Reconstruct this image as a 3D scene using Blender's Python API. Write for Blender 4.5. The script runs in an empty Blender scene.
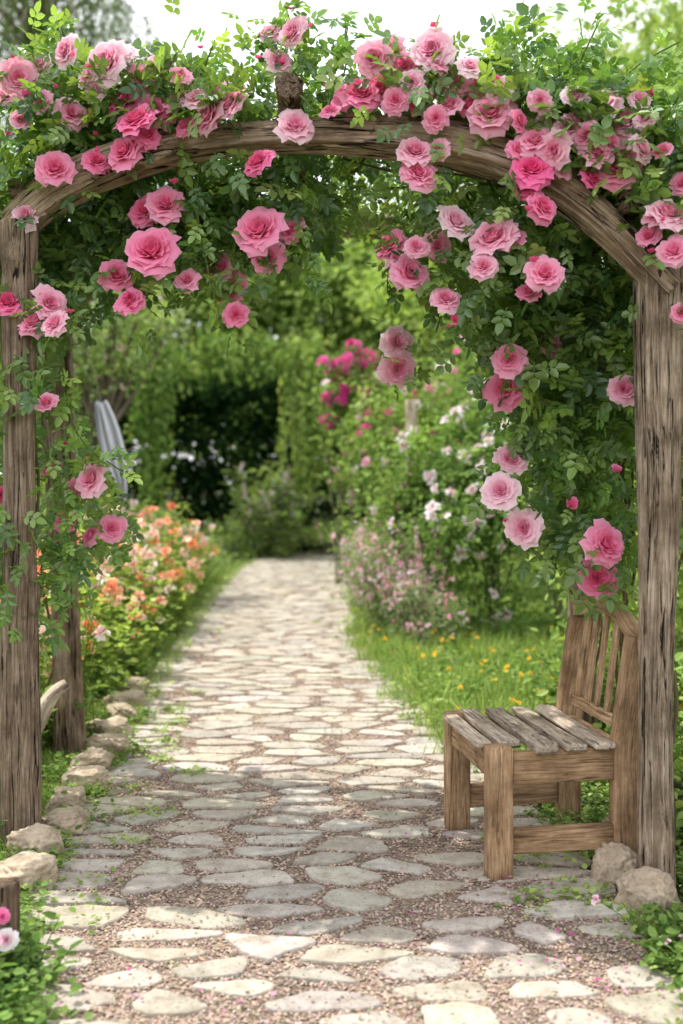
import bpy, math, random
import numpy as np
rng=np.random.default_rng(11); random.seed(5)
scene=bpy.context.scene
def nrm(a): return a/np.maximum(np.linalg.norm(a,axis=-1,keepdims=True),1e-9)
# ---------------------------------------------------------------- geometry accumulator
class Tmpl:
    def __init__(s,V,F,C=None,mi=None):
        s.V=np.array(V,float); s.loops=np.concatenate([np.array(f) for f in F]); s.sizes=np.array([len(f) for f in F])
        s.C=np.ones((len(s.V),3)) if C is None else np.array(C,float)
        s.mi=np.zeros(len(F),int) if mi is None else np.array(mi)
class Geo:
    def __init__(s): s.V=[];s.L=[];s.S=[];s.C=[];s.M=[];s.G=[];s.sm=[];s.n=0
    def raw(s,V,loops,sizes,C,mi=0,G=None,smooth=False):
        s.V.append(V); s.L.append(loops+s.n); s.S.append(sizes); s.C.append(C)
        s.M.append(np.full(len(sizes),mi) if np.isscalar(mi) else mi)
        s.G.append(V if G is None else G); s.sm.append(np.full(len(sizes),smooth)); s.n+=len(V)
    def scatter(s,T,R,pos,scale,col,mi=None,smooth=False):
        m=len(pos)
        if m==0: return
        n=len(T.V); scale=np.broadcast_to(np.asarray(scale,float),(m,)); col=np.broadcast_to(col,(m,3))
        V=(np.einsum('mij,nj->mni',R,T.V)*scale[:,None,None]+pos[:,None]).reshape(-1,3)
        C=(col[:,None,:]*T.C[None]).reshape(-1,3)
        L=(T.loops[None]+(np.arange(m)*n)[:,None]).reshape(-1)
        s.raw(V,L,np.tile(T.sizes,m),C,np.tile(T.mi,m) if mi is None else mi,None,smooth)
    def build(s,name,mats,parent=None):
        me=bpy.data.meshes.new(name)
        V=np.concatenate(s.V);L=np.concatenate(s.L);S=np.concatenate(s.S);C=np.concatenate(s.C);M=np.concatenate(s.M);sm=np.concatenate(s.sm);G=np.concatenate(s.G)
        me.vertices.add(len(V)); me.vertices.foreach_set('co',V.astype(np.float32).ravel())
        me.loops.add(len(L)); me.loops.foreach_set('vertex_index',L.astype(np.int32))
        me.polygons.add(len(S)); st=np.concatenate([[0],np.cumsum(S)[:-1]])
        me.polygons.foreach_set('loop_start',st.astype(np.int32))
        me.polygons.foreach_set('material_index',M.astype(np.int32))
        me.polygons.foreach_set('use_smooth',sm.astype(bool))
        a=me.attributes.new('Col','FLOAT_COLOR','POINT'); a.data.foreach_set('color',np.hstack([np.clip(C,0,1),np.ones((len(C),1))]).astype(np.float32).ravel())
        g=me.attributes.new('gco','FLOAT_VECTOR','POINT'); g.data.foreach_set('vector',G.astype(np.float32).ravel())
        me.update(calc_edges=True); me.validate()
        for m in mats: me.materials.append(m)
        ob=bpy.data.objects.new(name,me); scene.collection.objects.link(ob)
        if parent: ob.parent=parent
        return ob
def empty(name):
    e=bpy.data.objects.new(name,None); scene.collection.objects.link(e); return e
def frames(t,n):
    t=nrm(t); z=nrm(n-(n*t).sum(-1,keepdims=True)*t); y=np.cross(z,t); return np.stack([t,y,z],axis=-1)
def rdir(m): return nrm(rng.normal(size=(m,3)))
def axisframe(ax):
    ax=nrm(ax); r=rdir(len(ax)); x=nrm(r-(r*ax).sum(-1,keepdims=True)*ax); y=np.cross(ax,x); return np.stack([x,y,ax],axis=-1)
# ---------------------------------------------------------------- templates
def leaf(w=.27,fold=.07,droop=.08,n2=True):
    V=[(0,0,0),(.3,w,fold),(.72,w*.8,fold*.6-droop*.4),(1,0,-droop),(.72,-w*.8,fold*.6-droop*.4),(.3,-w,fold)]
    return np.array(V),[[0,3,2,1],[0,5,4,3]]
def leafT(w=.27,fold=.07,droop=.08):
    V,F=leaf(w,fold,droop); return Tmpl(V,F)
def compoundT():
    Vs=[];Fs=[];n=0
    for (x,ang,sc) in [(.55,0,.5),(.42,62,.42),(.42,-62,.42),(.16,68,.36),(.16,-68,.36)]:
        V,F=leaf(.31,.08,.14); a=math.radians(ang)
        V=V*sc; R=np.array([[math.cos(a),-math.sin(a),0],[math.sin(a),math.cos(a),0],[0,0,1]]); V=V@R.T+np.array([x,0,-.1*x])
        Vs.append(V);Fs+=[[i+n for i in f] for f in F]; n+=6
    V=np.array([(0,.012,0),(0,-.012,0),(.56,-.008,-.05),(.56,.008,-.05)]); Vs.append(V);Fs.append([n,n+1,n+2,n+3])
    return Tmpl(np.concatenate(Vs),Fs)
LEAF=leafT(); NLEAF=leafT(.11,.02,.1); WLEAF=leafT(.36,.08,.12); COMP=compoundT()
BLADE=Tmpl([(0,.035,0),(0,-.035,0),(.5,-.028,.06),(.5,.028,.06),(1,0,.3)],[[0,1,2,3],[3,2,4]])
def roseT(npet,nu,nv,seed,openn=1.0):
    r=random.Random(seed); Vs=[];Fs=[];Cs=[];n=0
    for i in range(npet):
        t=(i+.5)/npet; th0=i*2.39996+r.uniform(-.3,.3)
        phi=math.radians((4+80*t**1.15)*openn+r.uniform(-11,11)); L=.50+.36*t+r.uniform(-.07,.07); r0=.03+.20*t; W=.20+.22*t
        rr=r0; zz=-.10-.12*t; ph=r.uniform(0,6); curl=math.radians(r.uniform(10,75))*(.25+t*.75); sh=r.uniform(.85,1.12)
        for a in range(nu+1):
            s=a/nu
            if a>0:
                ang=math.radians(70)*(1-s)+phi*s+curl*s**4
                rr+=math.sin(ang)*L/nu*(.55+.45*t); zz+=math.cos(ang)*L/nu
            w=W*(s**.5+.12)*(1-.30*s**7)
            for b in range(nv+1):
                v=b/nv*2-1
                tipdrop=(.13*v*v*s**3)*L
                th=th0+w*v/max(rr*.9,.15)
                ru=.045*math.sin(2.6*v+ph)*s**2+.025*math.sin(6*v+ph*2)*s**3
                R=rr*(1+.07*v*v)+ru
                Vs.append((R*math.cos(th),R*math.sin(th),zz-tipdrop+ru*.7))
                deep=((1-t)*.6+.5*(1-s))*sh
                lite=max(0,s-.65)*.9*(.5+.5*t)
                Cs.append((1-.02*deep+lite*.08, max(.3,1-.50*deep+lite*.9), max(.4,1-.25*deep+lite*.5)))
        for a in range(nu):
            for b in range(nv):
                q=n+a*(nv+1)+b; Fs.append([q,q+1,q+nv+2,q+nv+1])
        n+=(nu+1)*(nv+1)
    V=np.array(Vs); V/=np.percentile(np.hypot(V[:,0],V[:,1]),95)
    return Tmpl(V,Fs,Cs)
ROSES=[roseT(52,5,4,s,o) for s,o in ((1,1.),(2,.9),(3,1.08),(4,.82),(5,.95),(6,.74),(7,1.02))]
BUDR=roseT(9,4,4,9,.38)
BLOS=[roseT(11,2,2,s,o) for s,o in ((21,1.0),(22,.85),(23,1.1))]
PETAL=Tmpl([(0,0,0),(.4,.4,.12),(.9,.35,.2),(1,0,.12),(.9,-.35,.2),(.4,-.4,.12)],[[0,3,2,1],[0,5,4,3]])
# ---------------------------------------------------------------- materials
def newmat(name):
    m=bpy.data.materials.new(name); m.use_nodes=True; nt=m.node_tree; nt.nodes.clear(); return m,nt,nt.nodes,nt.links
def mixc(nt,a,b,f,mode='MIX'):
    n=nt.nodes.new('ShaderNodeMix'); n.data_type='RGBA'; n.blend_type=mode
    for s,v in ((6,a),(7,b),(0,f)):
        if hasattr(v,'links'): nt.links.new(v,n.inputs[s])
        else: n.inputs[s].default_value=(v if s==0 else (*v,1))
    return n.outputs[2]
def ramp(nt,src,p):
    n=nt.nodes.new('ShaderNodeValToRGB'); nt.links.new(src,n.inputs[0]); e=n.color_ramp.elements
    while len(e)<len(p): e.new(.5)
    for i,(x,c) in enumerate(p): e[i].position=x; e[i].color=(*c,1) if len(c)==3 else c
    return n.outputs[0]
def noise(nt,co,scale,detail=4,rough=.55,dist=0):
    n=nt.nodes.new('ShaderNodeTexNoise'); n.inputs['Scale'].default_value=scale; n.inputs['Detail'].default_value=detail; n.inputs['Roughness'].default_value=rough; n.inputs['Distortion'].default_value=dist
    if co is not None: nt.links.new(co,n.inputs['Vector'])
    return n.outputs[0]
def attr(nt,name,kind='Color'):
    n=nt.nodes.new('ShaderNodeAttribute'); n.attribute_name=name; return n.outputs[kind]
def leafmat(name,trans=.42,tint=(1.25,1.25,.55),gloss=.05):
    m,nt,N,K=newmat(name); c=attr(nt,'Col')
    p=N.new('ShaderNodeBsdfDiffuse'); K.new(c,p.inputs[0])
    t=N.new('ShaderNodeBsdfTranslucent'); ct=mixc(nt,c,tint,1.0,'MULTIPLY'); K.new(ct,t.inputs[0])
    mx=N.new('ShaderNodeMixShader'); mx.inputs[0].default_value=trans; K.new(p.outputs[0],mx.inputs[1]); K.new(t.outputs[0],mx.inputs[2]); out=mx.outputs[0]
    if gloss>0:
        gl=N.new('ShaderNodeBsdfGlossy'); gl.inputs['Roughness'].default_value=.42; gl.inputs[0].default_value=(.9,.95,1,1); m2=N.new('ShaderNodeMixShader'); m2.inputs[0].default_value=gloss; K.new(out,m2.inputs[1]); K.new(gl.outputs[0],m2.inputs[2]); out=m2.outputs[0]
    o=N.new('ShaderNodeOutputMaterial'); K.new(out,o.inputs[0]); return m
M_LEAF=leafmat('leaf_green',.42,(1.3,1.25,.6),gloss=.06); M_FAR=leafmat('leaf_green_far',.42,(1.2,1.2,.7),gloss=0); M_GRASS=leafmat('grass_green',.4,(1.2,1.2,.7),gloss=0); M_PETAL=leafmat('petal',.32,(1,1,1),gloss=0)
def woodmat(name,dark,mid,light,crack=.5,fine=1.0,bump=.5):
    m,nt,N,K=newmat(name); g=attr(nt,'gco','Vector'); c=attr(nt,'Col')
    mp=N.new('ShaderNodeMapping'); mp.inputs['Scale'].default_value=(1,1,.06); K.new(g,mp.inputs[0])
    mp2=N.new('ShaderNodeMapping'); mp2.inputs['Scale'].default_value=(1,1,.05); K.new(g,mp2.inputs[0])
    n1=noise(nt,mp.outputs[0],85*fine,6,.75,.6); n2=noise(nt,mp2.outputs[0],52*fine,4,.7,1.2); n3=noise(nt,g,7,4,.65)
    col=ramp(nt,n1,[(.32,dark),(.5,mid),(.66,light)])
    col=mixc(nt,col,mid,.1)
    cr=ramp(nt,n2,[(.385,(.035,.025,.02)),(.425,(1,1,1))]); col=mixc(nt,col,cr,crack,'MULTIPLY')
    bl=ramp(nt,n3,[(.3,(.50,.46,.41)),(.5,(.95,.93,.90)),(.7,(1.3,1.29,1.27))]); col=mixc(nt,col,bl,.95,'MULTIPLY'); col=mixc(nt,col,c,1.,'MULTIPLY')
    p=N.new('ShaderNodeBsdfPrincipled'); K.new(col,p.inputs['Base Color']); p.inputs['Roughness'].default_value=.85; p.inputs['Specular IOR Level'].default_value=.2
    b2=N.new('ShaderNodeBump'); b2.inputs['Strength'].default_value=bump*1.2; b2.inputs['Distance'].default_value=.014
    hh=N.new('ShaderNodeMath'); hh.operation='MULTIPLY_ADD'; K.new(n1,hh.inputs[0]); hh.inputs[1].default_value=.8
    crv=ramp(nt,n2,[(.36,(0,0,0)),(.44,(1,1,1))]); K.new(crv,hh.inputs[2]); K.new(hh.outputs[0],b2.inputs['Height']); K.new(b2.outputs[0],p.inputs['Normal'])
    o=N.new('ShaderNodeOutputMaterial'); K.new(p.outputs[0],o.inputs[0]); return m
M_POST=woodmat('weathered_timber',(.12,.085,.06),(.36,.275,.20),(.62,.53,.44),.95,1,.85)
M_BEAM=woodmat('arch_timber',(.17,.11,.07),(.47,.355,.25),(.74,.62,.49),.95,1,.95)
M_BENCH=woodmat('bench_wood',(.18,.10,.052),(.42,.27,.155),(.60,.44,.29),.5,1.3,.4)
M_SLAT=woodmat('bench_slat_wood',(.27,.195,.14),(.56,.465,.37),(.76,.68,.58),.7,1.3,.5)
M_BARK=woodmat('bark',(.06,.045,.035),(.17,.14,.11),(.28,.24,.20),.6,.6)
def stonemat(name,tint,mscale=14,bump=.4):
    m,nt,N,K=newmat(name); g=N.new('ShaderNodeNewGeometry').outputs['Position']; c=attr(nt,'Col')
    n1=noise(nt,g,mscale,6,.65); n2=noise(nt,g,mscale*6,4,.7); n3=noise(nt,g,3.1,2)
    col=mixc(nt,c,ramp(nt,n1,[(.3,(.64,.60,.55)),(.55,(1,1,1)),(.75,(1.12,1.10,1.05))]),1.,'MULTIPLY')
    col=mixc(nt,col,ramp(nt,n2,[(.35,(.55,.51,.46)),(.5,(1,1,1))]),.6,'MULTIPLY')
    col=mixc(nt,col,tint,ramp(nt,n3,[(.45,(0,0,0)),(.75,(.5,.5,.5))]))
    p=N.new('ShaderNodeBsdfPrincipled'); K.new(col,p.inputs['Base Color']); p.inputs['Roughness'].default_value=.85; p.inputs['Specular IOR Level'].default_value=.25
    hh=N.new('ShaderNodeMath'); hh.operation='MULTIPLY_ADD'; K.new(n2,hh.inputs[0]); hh.inputs[1].default_value=.35; K.new(n1,hh.inputs[2])
    b=N.new('ShaderNodeBump'); b.inputs['Strength'].default_value=bump; b.inputs['Distance'].default_value=.016; K.new(hh.outputs[0],b.inputs['Height']); K.new(b.outputs[0],p.inputs['Normal'])
    o=N.new('ShaderNodeOutputMaterial'); K.new(p.outputs[0],o.inputs[0]); return m
M_FLAG=stonemat('flagstone_surface',(.36,.31,.25),14,.7); M_ROCK=stonemat('sandstone_rock',(.25,.22,.15),9,.9)
def groundmat(name,cols,sc,vor=90,bump=.6):
    m,nt,N,K=newmat(name); g=N.new('ShaderNodeNewGeometry').outputs['Position']
    v=N.new('ShaderNodeTexVoronoi'); v.inputs['Scale'].default_value=vor; K.new(g,v.inputs['Vector'])
    n1=noise(nt,g,sc,4)
    sep=N.new('ShaderNodeSeparateColor'); K.new(v.outputs['Color'],sep.inputs[0])
    col=ramp(nt,sep.outputs[0],[(.0,cols[0]),(.5,cols[1]),(1.,cols[2])])
    col=mixc(nt,col,ramp(nt,n1,[(.3,(.6,.6,.6)),(.7,(1.15,1.15,1.15))]),1.,'MULTIPLY')
    col=mixc(nt,col,ramp(nt,v.outputs['Distance'],[(.2,(1,1,1)),(.8,(.35,.33,.3))]),.8,'MULTIPLY')
    p=N.new('ShaderNodeBsdfPrincipled'); K.new(col,p.inputs['Base Color']); p.inputs['Roughness'].default_value=.95; p.inputs['Specular IOR Level'].default_value=.15
    b=N.new('ShaderNodeBump'); b.inputs['Strength'].default_value=bump; b.inputs['Distance'].default_value=.008; b.invert=True; K.new(v.outputs['Distance'],b.inputs['Height']); K.new(b.outputs[0],p.inputs['Normal'])
    o=N.new('ShaderNodeOutputMaterial'); K.new(p.outputs[0],o.inputs[0]); return m
M_GROUND=groundmat('garden_soil',[(.05,.08,.025),(.09,.13,.04),(.11,.10,.055)],2.,40)
M_GRAVEL=groundmat('gravel_surface',[(.28,.195,.145),(.43,.32,.25),(.55,.45,.38)],3.,110)
def plainattr(name,rough=.9):
    m,nt,N,K=newmat(name); c=attr(nt,'Col'); p=N.new('ShaderNodeBsdfDiffuse'); K.new(c,p.inputs[0])
    o=N.new('ShaderNodeOutputMaterial'); K.new(p.outputs[0],o.inputs[0]); return m
M_CHIP=plainattr('gravel_chips'); M_STEM=plainattr('stem',.7)
# ---------------------------------------------------------------- timber
def resample(P,m):
    P=np.array(P,float); d=np.concatenate([[0],np.cumsum(np.linalg.norm(np.diff(P,axis=0),axis=1))])
    s=np.linspace(0,d[-1],m); return np.stack([np.interp(s,d,P[:,i]) for i in range(3)],1),s
def smoothcurve(P,m):
    P=np.array(P,float)
    for _ in range(3):
        Q=[P[0]]
        for a,b in zip(P[:-1],P[1:]): Q+= [a*.75+b*.25,a*.25+b*.75]
        Q.append(P[-1]); P=np.array(Q)
    return resample(P,m)
def timber(geo,pts,w,h,up=(0,0,1),n=20,sq=5.,rough=.0,m=12,endb=.004,taper=None,seed=0,col=(1,1,1),curve=False,mi=0):
    P,s=(smoothcurve if curve else resample)(pts,m)
    if endb>0:
        T=nrm(np.gradient(P,axis=0)); P=np.concatenate([[P[0]],[P[0]+T[0]*endb],P[1:-1],[P[-1]-T[-1]*endb],[P[-1]]]); s=np.concatenate([[0,endb],s[1:-1],[s[-1]-endb,s[-1]]])
    T=np.gradient(P,axis=0); T[0]=T[1] if endb>0 else T[0]; T[-1]=T[-2]; T=nrm(T)
    up=np.array(up,float); side=nrm(np.cross(T,up)); uv=np.cross(side,T)
    th=np.linspace(0,2*math.pi,n,endpoint=False)+math.pi/n; c,sn=np.cos(th),np.sin(th)
    cx=np.sign(c)*np.abs(c)**(2/sq); cy=np.sign(sn)*np.abs(sn)**(2/sq)
    k=len(P); tp=np.ones(k) if taper is None else np.interp(s/s[-1],np.linspace(0,1,len(taper)),taper)
    r=np.random.default_rng(seed+100); disp=np.zeros((k,n))
    if rough>0:
        for j in range(14):
            kk=r.integers(1,9); disp+=rough*r.normal()*.45*np.sin(kk*th[None]+r.uniform(0,6)+s[:,None]*r.uniform(-1,1)*1.1)*(1/(1+.2*kk))
        disp+=rough*.3*r.normal(size=(1,n)); disp+=rough*1.2*np.sin(s[:,None]*r.uniform(2,5)+r.uniform(0,6))
        for j in range(int(s[-1]*5)):   # knots / hollows
            s0,t0=r.uniform(0,s[-1]),r.uniform(-3.14,3.14); dt=(th[None]-t0+3.14159)%6.28318-3.14159
            disp+=rough*r.uniform(-2.2,2.0)*np.exp(-((s[:,None]-s0)/.05)**2-(dt/.45)**2)
    X=cx[None]*(w/2*tp[:,None]); Y=cy[None]*(h/2*tp[:,None])
    if rough>0: X=X+cx[None]*disp; Y=Y+cy[None]*disp
    if endb>0:
        for e in (0,-1): X[e]*=(1-2*endb/w); Y[e]*=(1-2*endb/h)
    V=P[:,None]+side[:,None]*X[...,None]+uv[:,None]*Y[...,None]
    G=np.stack([X,Y,np.broadcast_to(s[:,None],X.shape)],-1)+np.array([seed*1.37%7,seed*2.1%5,seed*.77%9])
    i=np.arange(k-1)[:,None]*n; j=np.arange(n)[None]; j2=(j+1)%n
    Q=np.stack([i+j,i+j2,i+n+j2,i+n+j],-1).reshape(-1)
    V=V.reshape(-1,3);G=G.reshape(-1,3); C=np.broadcast_to(np.array(col,float),V.shape)
    geo.raw(V,Q,np.full((k-1)*n,4),C,mi,G,True)
    for e,o in ((0,1),(k-1,-1)):
        geo.raw(V[e*n:(e+1)*n].copy(),np.arange(n)[::-o] if o==1 else np.arange(n),np.array([n]),C[:n],mi,G[e*n:(e+1)*n].copy(),False)
def part(name,mat,parent,*a,**k):
    g=Geo(); timber(g,*a,**k); return g.build(name,[mat],parent)
# ---------------------------------------------------------------- ground and path
HC=1.34
g=Geo()
xs=np.concatenate([[-300,-120,-50],np.linspace(-20,20,30),[50,120,300]]); ys=np.concatenate([[-300,-60],np.linspace(-10,40,40),[80,160,400]])
X,Y=np.meshgrid(xs,ys); Z=np.zeros_like(X)-.004
V=np.stack([X,Y,Z],-1).reshape(-1,3); a,b=np.meshgrid(np.arange(len(xs)-1),np.arange(len(ys)-1)); q=(b*len(xs)+a); Q=np.stack([q,q+1,q+len(xs)+1,q+len(xs)],-1).reshape(-1)
g.raw(V,Q,np.full(len(Q)//4,4),np.ones_like(V)); g.build('ground',[M_GROUND])
EY=np.array([-3,1.5,2.7,3.5,4.2,5.5,6.7,8.7,12.3,16.4,18.4,20.5,23])
EL=np.array([-.8,-.72,-.72,-.98,-1.0,-1.08,-1.14,-1.23,-1.41,-1.5,-1.35,-.6,.6])
ER=np.array([1.0,.95,.82,.82,.72,.56,.38,.14,.06,.14,.32,1.3,2.6])
def pl(y): return np.interp(y,EY,EL)
def pr(y): return np.interp(y,EY,ER)
g=Geo(); yy=np.linspace(-3,22,300); wl=.05*np.sin(yy*5)+.04*np.sin(yy*13+1); wr=.05*np.sin(yy*4.3+2)+.04*np.sin(yy*11)
cols=[]; 
for f in np.linspace(0,1,7): cols.append(np.stack([(pl(yy)-.10+wl)*(1-f)+(pr(yy)+.10+wr)*f,yy,np.zeros_like(yy)],1))
V=np.stack(cols,1).reshape(-1,3); a,b=np.meshgrid(np.arange(6),np.arange(299)); q=b*7+a; Q=np.stack([q,q+1,q+8,q+7],-1).reshape(-1)
g.raw(V,Q,np.full(len(Q)//4,4),np.ones_like(V)); g.build('gravel_path',[M_GRAVEL])
# flagstones : relaxed voronoi cells
AN=2.0; pts=[]
R_=random.Random(8)
for _ in range(32000):
    y=R_.uniform(1.3,20.5); 
    x=R_.uniform(pl(y)-.02,pr(y)+.02); md=R_.choice((.22,.30,.38,.50)) if y<6 else R_.choice((.22,.28,.36,.44))
    ok=True
    for (px_,py_) in pts:
        if abs(py_-y)<.4 and (px_-x)**2+((py_-y)*AN)**2<md*md: ok=False;break
    if ok: pts.append((x,y))
def clip(poly,nx_,ny_,d):
    out=[]
    for i in range(len(poly)):
        p,q=poly[i],poly[(i+1)%len(poly)]; dp=p[0]*nx_+p[1]*ny_-d; dq=q[0]*nx_+q[1]*ny_-d
        if dp<=0: out.append(p)
        if (dp<0)!=(dq<0):
            t=dp/(dp-dq); out.append((p[0]+(q[0]-p[0])*t,p[1]+(q[1]-p[1])*t))
    return out
SP=[(x,y*AN) for x,y in pts]; g=Geo()
for i,(x,y) in enumerate(SP):
    if R_.random()<.05: continue
    yr=y/AN; gp=.066 if yr<5 else .046; hw=R_.uniform(.18,.30); hd=R_.uniform(.18,.30)
    poly=[(x-hw,y-hd),(x+hw,y-hd),(x+hw,y+hd),(x-hw,y+hd)]
    poly=clip(poly,1,0,pr(yr)+.12); poly=clip(poly,-1,0,-(pl(yr)-.12))
    for j,(u,v) in enumerate(SP):
        if i==j or abs(u-x)>.8 or abs(v-y)>.8: continue
        dx,dy=u-x,v-y; L=math.hypot(dx,dy); poly=clip(poly,dx/L,dy/L,((u+x)/2*dx+(v+y)/2*dy)/L-R_.uniform(.010,gp))
        if len(poly)<3: break
    if len(poly)<3: continue
    P=np.array(poly); P[:,1]/=AN; P+=np.array([[R_.uniform(-.028,.028),R_.uniform(-.014,.014)] for _ in P])
    for it in range(3):
        Q2=[]; f=.18 if it==0 else .25
        for k in range(len(P)):
            a_,b_=P[k],P[(k+1)%len(P)]; Q2+=[a_*(1-f)+b_*f,a_*f+b_*(1-f)]
        P=np.array(Q2)
    c=P.mean(0); 
    if np.ptp(P[:,0])<.08 or np.ptp(P[:,1])<.04: continue
    ang=np.arctan2(P[:,1]-c[1],P[:,0]-c[0]); ph=R_.uniform(0,6)
    P=c+(P-c)*(1+.06*np.sin(ang*3+ph*3)+.04*np.sin(ang*5+ph)+.02*np.sin(ang*11+ph*2)+.012*np.sin(ang*19+ph*3))[:,None]
    n=len(P); hgt=R_.uniform(.006,.013); tx,ty=R_.uniform(-.02,.02),R_.uniform(-.025,.025)
    rings=[]
    for sc,z in ((1.0,-.01),(1.0,hgt-.005),(.982,hgt-.001),(.95,hgt),(.55,hgt+.001)):
        q=c+(P-c)*sc; zz=z+(q[:,0]-c[0])*tx+(q[:,1]-c[1])*ty if z>0 else np.full(n,z); rings.append(np.column_stack([q,zz]))
    V=np.concatenate(rings+[np.array([[c[0],c[1],hgt+.001]])]); K_=len(rings); Q3=[]
    for r_ in range(K_-1):
        for k in range(n): Q3+= [r_*n+k,r_*n+(k+1)%n,(r_+1)*n+(k+1)%n,(r_+1)*n+k]
    sizes=[4]*(n*(K_-1))
    for k in range(n): Q3+=[(K_-1)*n+k,(K_-1)*n+(k+1)%n,len(V)-1]
    sizes+=[3]*n
    b=R_.uniform(.37,.53); col=np.array([b*R_.uniform(1.04,1.13),b,b*R_.uniform(.80,.93)])
    g.raw(V,np.array(Q3),np.array(sizes),np.broadcast_to(col,V.shape),0,None,True)
g.build('flagstones',[M_FLAG])
# gravel chips
PEB=Tmpl([(1,0,0),(0,.8,0),(-1,0,.1),(0,-.8,0),(.1,.1,.55),(0,0,-.5)],[[0,1,4],[1,2,4],[2,3,4],[3,0,4]])
g=Geo(); m=62000
y=2.3+(rng.random(m)**1.7)*8.5; x=pl(y)-.12+rng.random(m)*(pr(y)-pl(y)+.24)
pos=np.column_stack([x,y,np.full(m,.003)]); ax=nrm(np.array([0,0,1.])+rng.normal(size=(m,3))*.35)
b=rng.uniform(.18,.56,m)[:,None]; col=b*np.array([1.08,.84,.69])+rng.normal(size=(m,3))*.02
sz=rng.uniform(.004,.0095,m); top=rng.random(m)<.09; pos[top,2]=.012; sz[top]*=.8
g.scatter(PEB,axisframe(ax),pos,sz,np.clip(col,.03,1)); g.build('gravel',[M_CHIP])
# fallen petals + dry leaves
g=Geo(); m=210; y=2.5+rng.random(m)**1.5*6; x=pl(y)-.3+rng.random(m)*(pr(y)-pl(y)+.6); k=rng.random(m)<.35
x=np.where(k,.5+rng.random(m)*.8,x); y=np.where(k,2.8+rng.random(m)*.9,y)
pos=np.column_stack([x,y,np.full(m,.02)]); R=frames(rng.normal(size=(m,3))*np.array([1,1,.1]),np.array([0,0,1.])+rng.normal(size=(m,3))*.2)
pc=np.array([(.6,.22,.42),(.65,.38,.48),(.5,.12,.32),(.22,.14,.08)])[rng.integers(0,4,m)]
g.scatter(PETAL,R,pos,rng.uniform(.008,.018,m),pc); g.build('fallen_petals',[M_PETAL])
# ---------------------------------------------------------------- rocks
from mathutils import noise as mn, Vector
def rock(name,x,y,rx,ry,rz,seed,col=(.40,.32,.24)):
    import bmesh
    bm=bmesh.new(); bmesh.ops.create_icosphere(bm,subdivisions=5,radius=1)
    V=np.array([v.co[:] for v in bm.verts]); F=[[v.index for v in f.verts] for f in bm.faces]; bm.free()
    out=[]
    for v in V:
        p=Vector(v)+Vector((seed*3.1,seed*1.7,0)); d=1+.30*mn.noise(p*1.2)+.22*abs(mn.noise(p*2.4))+.09*mn.noise(p*6)+.04*mn.noise(p*14)
        q=np.sign(v)*np.abs(v)**.72; out.append(q*d)
    V=np.array(out)*np.array([rx,ry,rz])*.92; a=seed*1.3; R=np.array([[math.cos(a),-math.sin(a),0],[math.sin(a),math.cos(a),0],[0,0,1]])
    V=V@R.T+np.array([x,y,rz*.55]); g=Geo(); g.raw(V,np.array(F).reshape(-1),np.full(len(F),3),np.broadcast_to(np.array(col),V.shape),0,None,True)
    return g.build(name,[M_ROCK])
rk=[(-1.12,3.42,.115,.095,.062),(-1.04,3.62,.085,.10,.065),(-1.09,3.93,.08,.10,.065),(-1.06,4.2,.075,.095,.052),(-1.11,4.45,.075,.10,.06),(-1.09,4.75,.08,.10,.065),(-1.14,5.05,.075,.11,.065),(-1.14,5.38,.075,.11,.065),(-1.20,5.72,.075,.11,.065),(-1.22,6.1,.075,.12,.06),(-1.28,6.5,.08,.12,.06),(-1.31,6.95,.08,.13,.06),(.915,3.68,.065,.08,.075),(.96,3.43,.085,.085,.08),(1.2,3.40,.10,.09,.06),(1.06,4.1,.07,.1,.06)]
for i,(x,y,a,b,c) in enumerate(rk):
    s=random.uniform(.9,1.15); rock('border_rock',x,y,a,b,c,i+1,(.50*s,.41*s,.31*s))
# ---------------------------------------------------------------- arbor
def AP(u,v,d=0.):           # arch elevation drawing -> world (plane of the front arch, d metres behind it)
    a=(u-341.5)/1100.; Y=(3.8025+d)/(1+.25*a); return np.array([a*Y,Y,HC+(480-v)/1100.*Y])
arbor=empty('wooden_arbor')
UP=(0,1,0)
part('front_post_right',M_POST,arbor,[(1.022,3.57,-.1),(1.02,3.57,.6),(1.035,3.57,1.2),(1.035,3.58,2.05)],.112,.12,up=UP,n=56,sq=3.,rough=.009,m=180,seed=3,curve=True)
part('front_post_left',M_POST,arbor,[(-1.19,4.1,-.1),(-1.195,4.1,1.0),(-1.19,4.08,2.3)],.11,.11,up=UP,n=44,sq=3.,rough=.007,m=110,seed=5,curve=True,col=(.78,.74,.72))
part('rear_post_left',M_POST,arbor,[(-1.325,5.38,-.1),(-1.36,5.38,1.0),(-1.42,5.38,2.5)],.135,.13,up=UP,n=44,sq=3.,rough=.007,m=100,seed=8,curve=True,col=(.78,.74,.70))
part('rear_post_right',M_POST,arbor,[(1.07,4.9,-.1),(1.06,4.9,1.0),(1.06,4.9,2.1)],.11,.11,up=UP,n=36,sq=3.,rough=.006,m=80,seed=9,curve=True)
AU=[(-62,330),(-40,285),(0,244),(35,205),(80,177),(150,152),(220,140),(290,136),(350,136),(410,139),(470,147),(525,166),(570,194),(615,232),(672,292)]
AF=np.array([AP(u,v) for u,v in AU])
SH=np.array([-.03,1.3,0])
part('front_arch_beam',M_BEAM,arbor,AF,.105,.105,up=UP,n=56,sq=3.6,rough=.010,m=320,seed=12,curve=True)
part('rear_arch_beam',M_BEAM,arbor,AF+SH,.10,.09,up=UP,n=36,sq=3.6,rough=.006,m=160,seed=14,curve=True)
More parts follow.
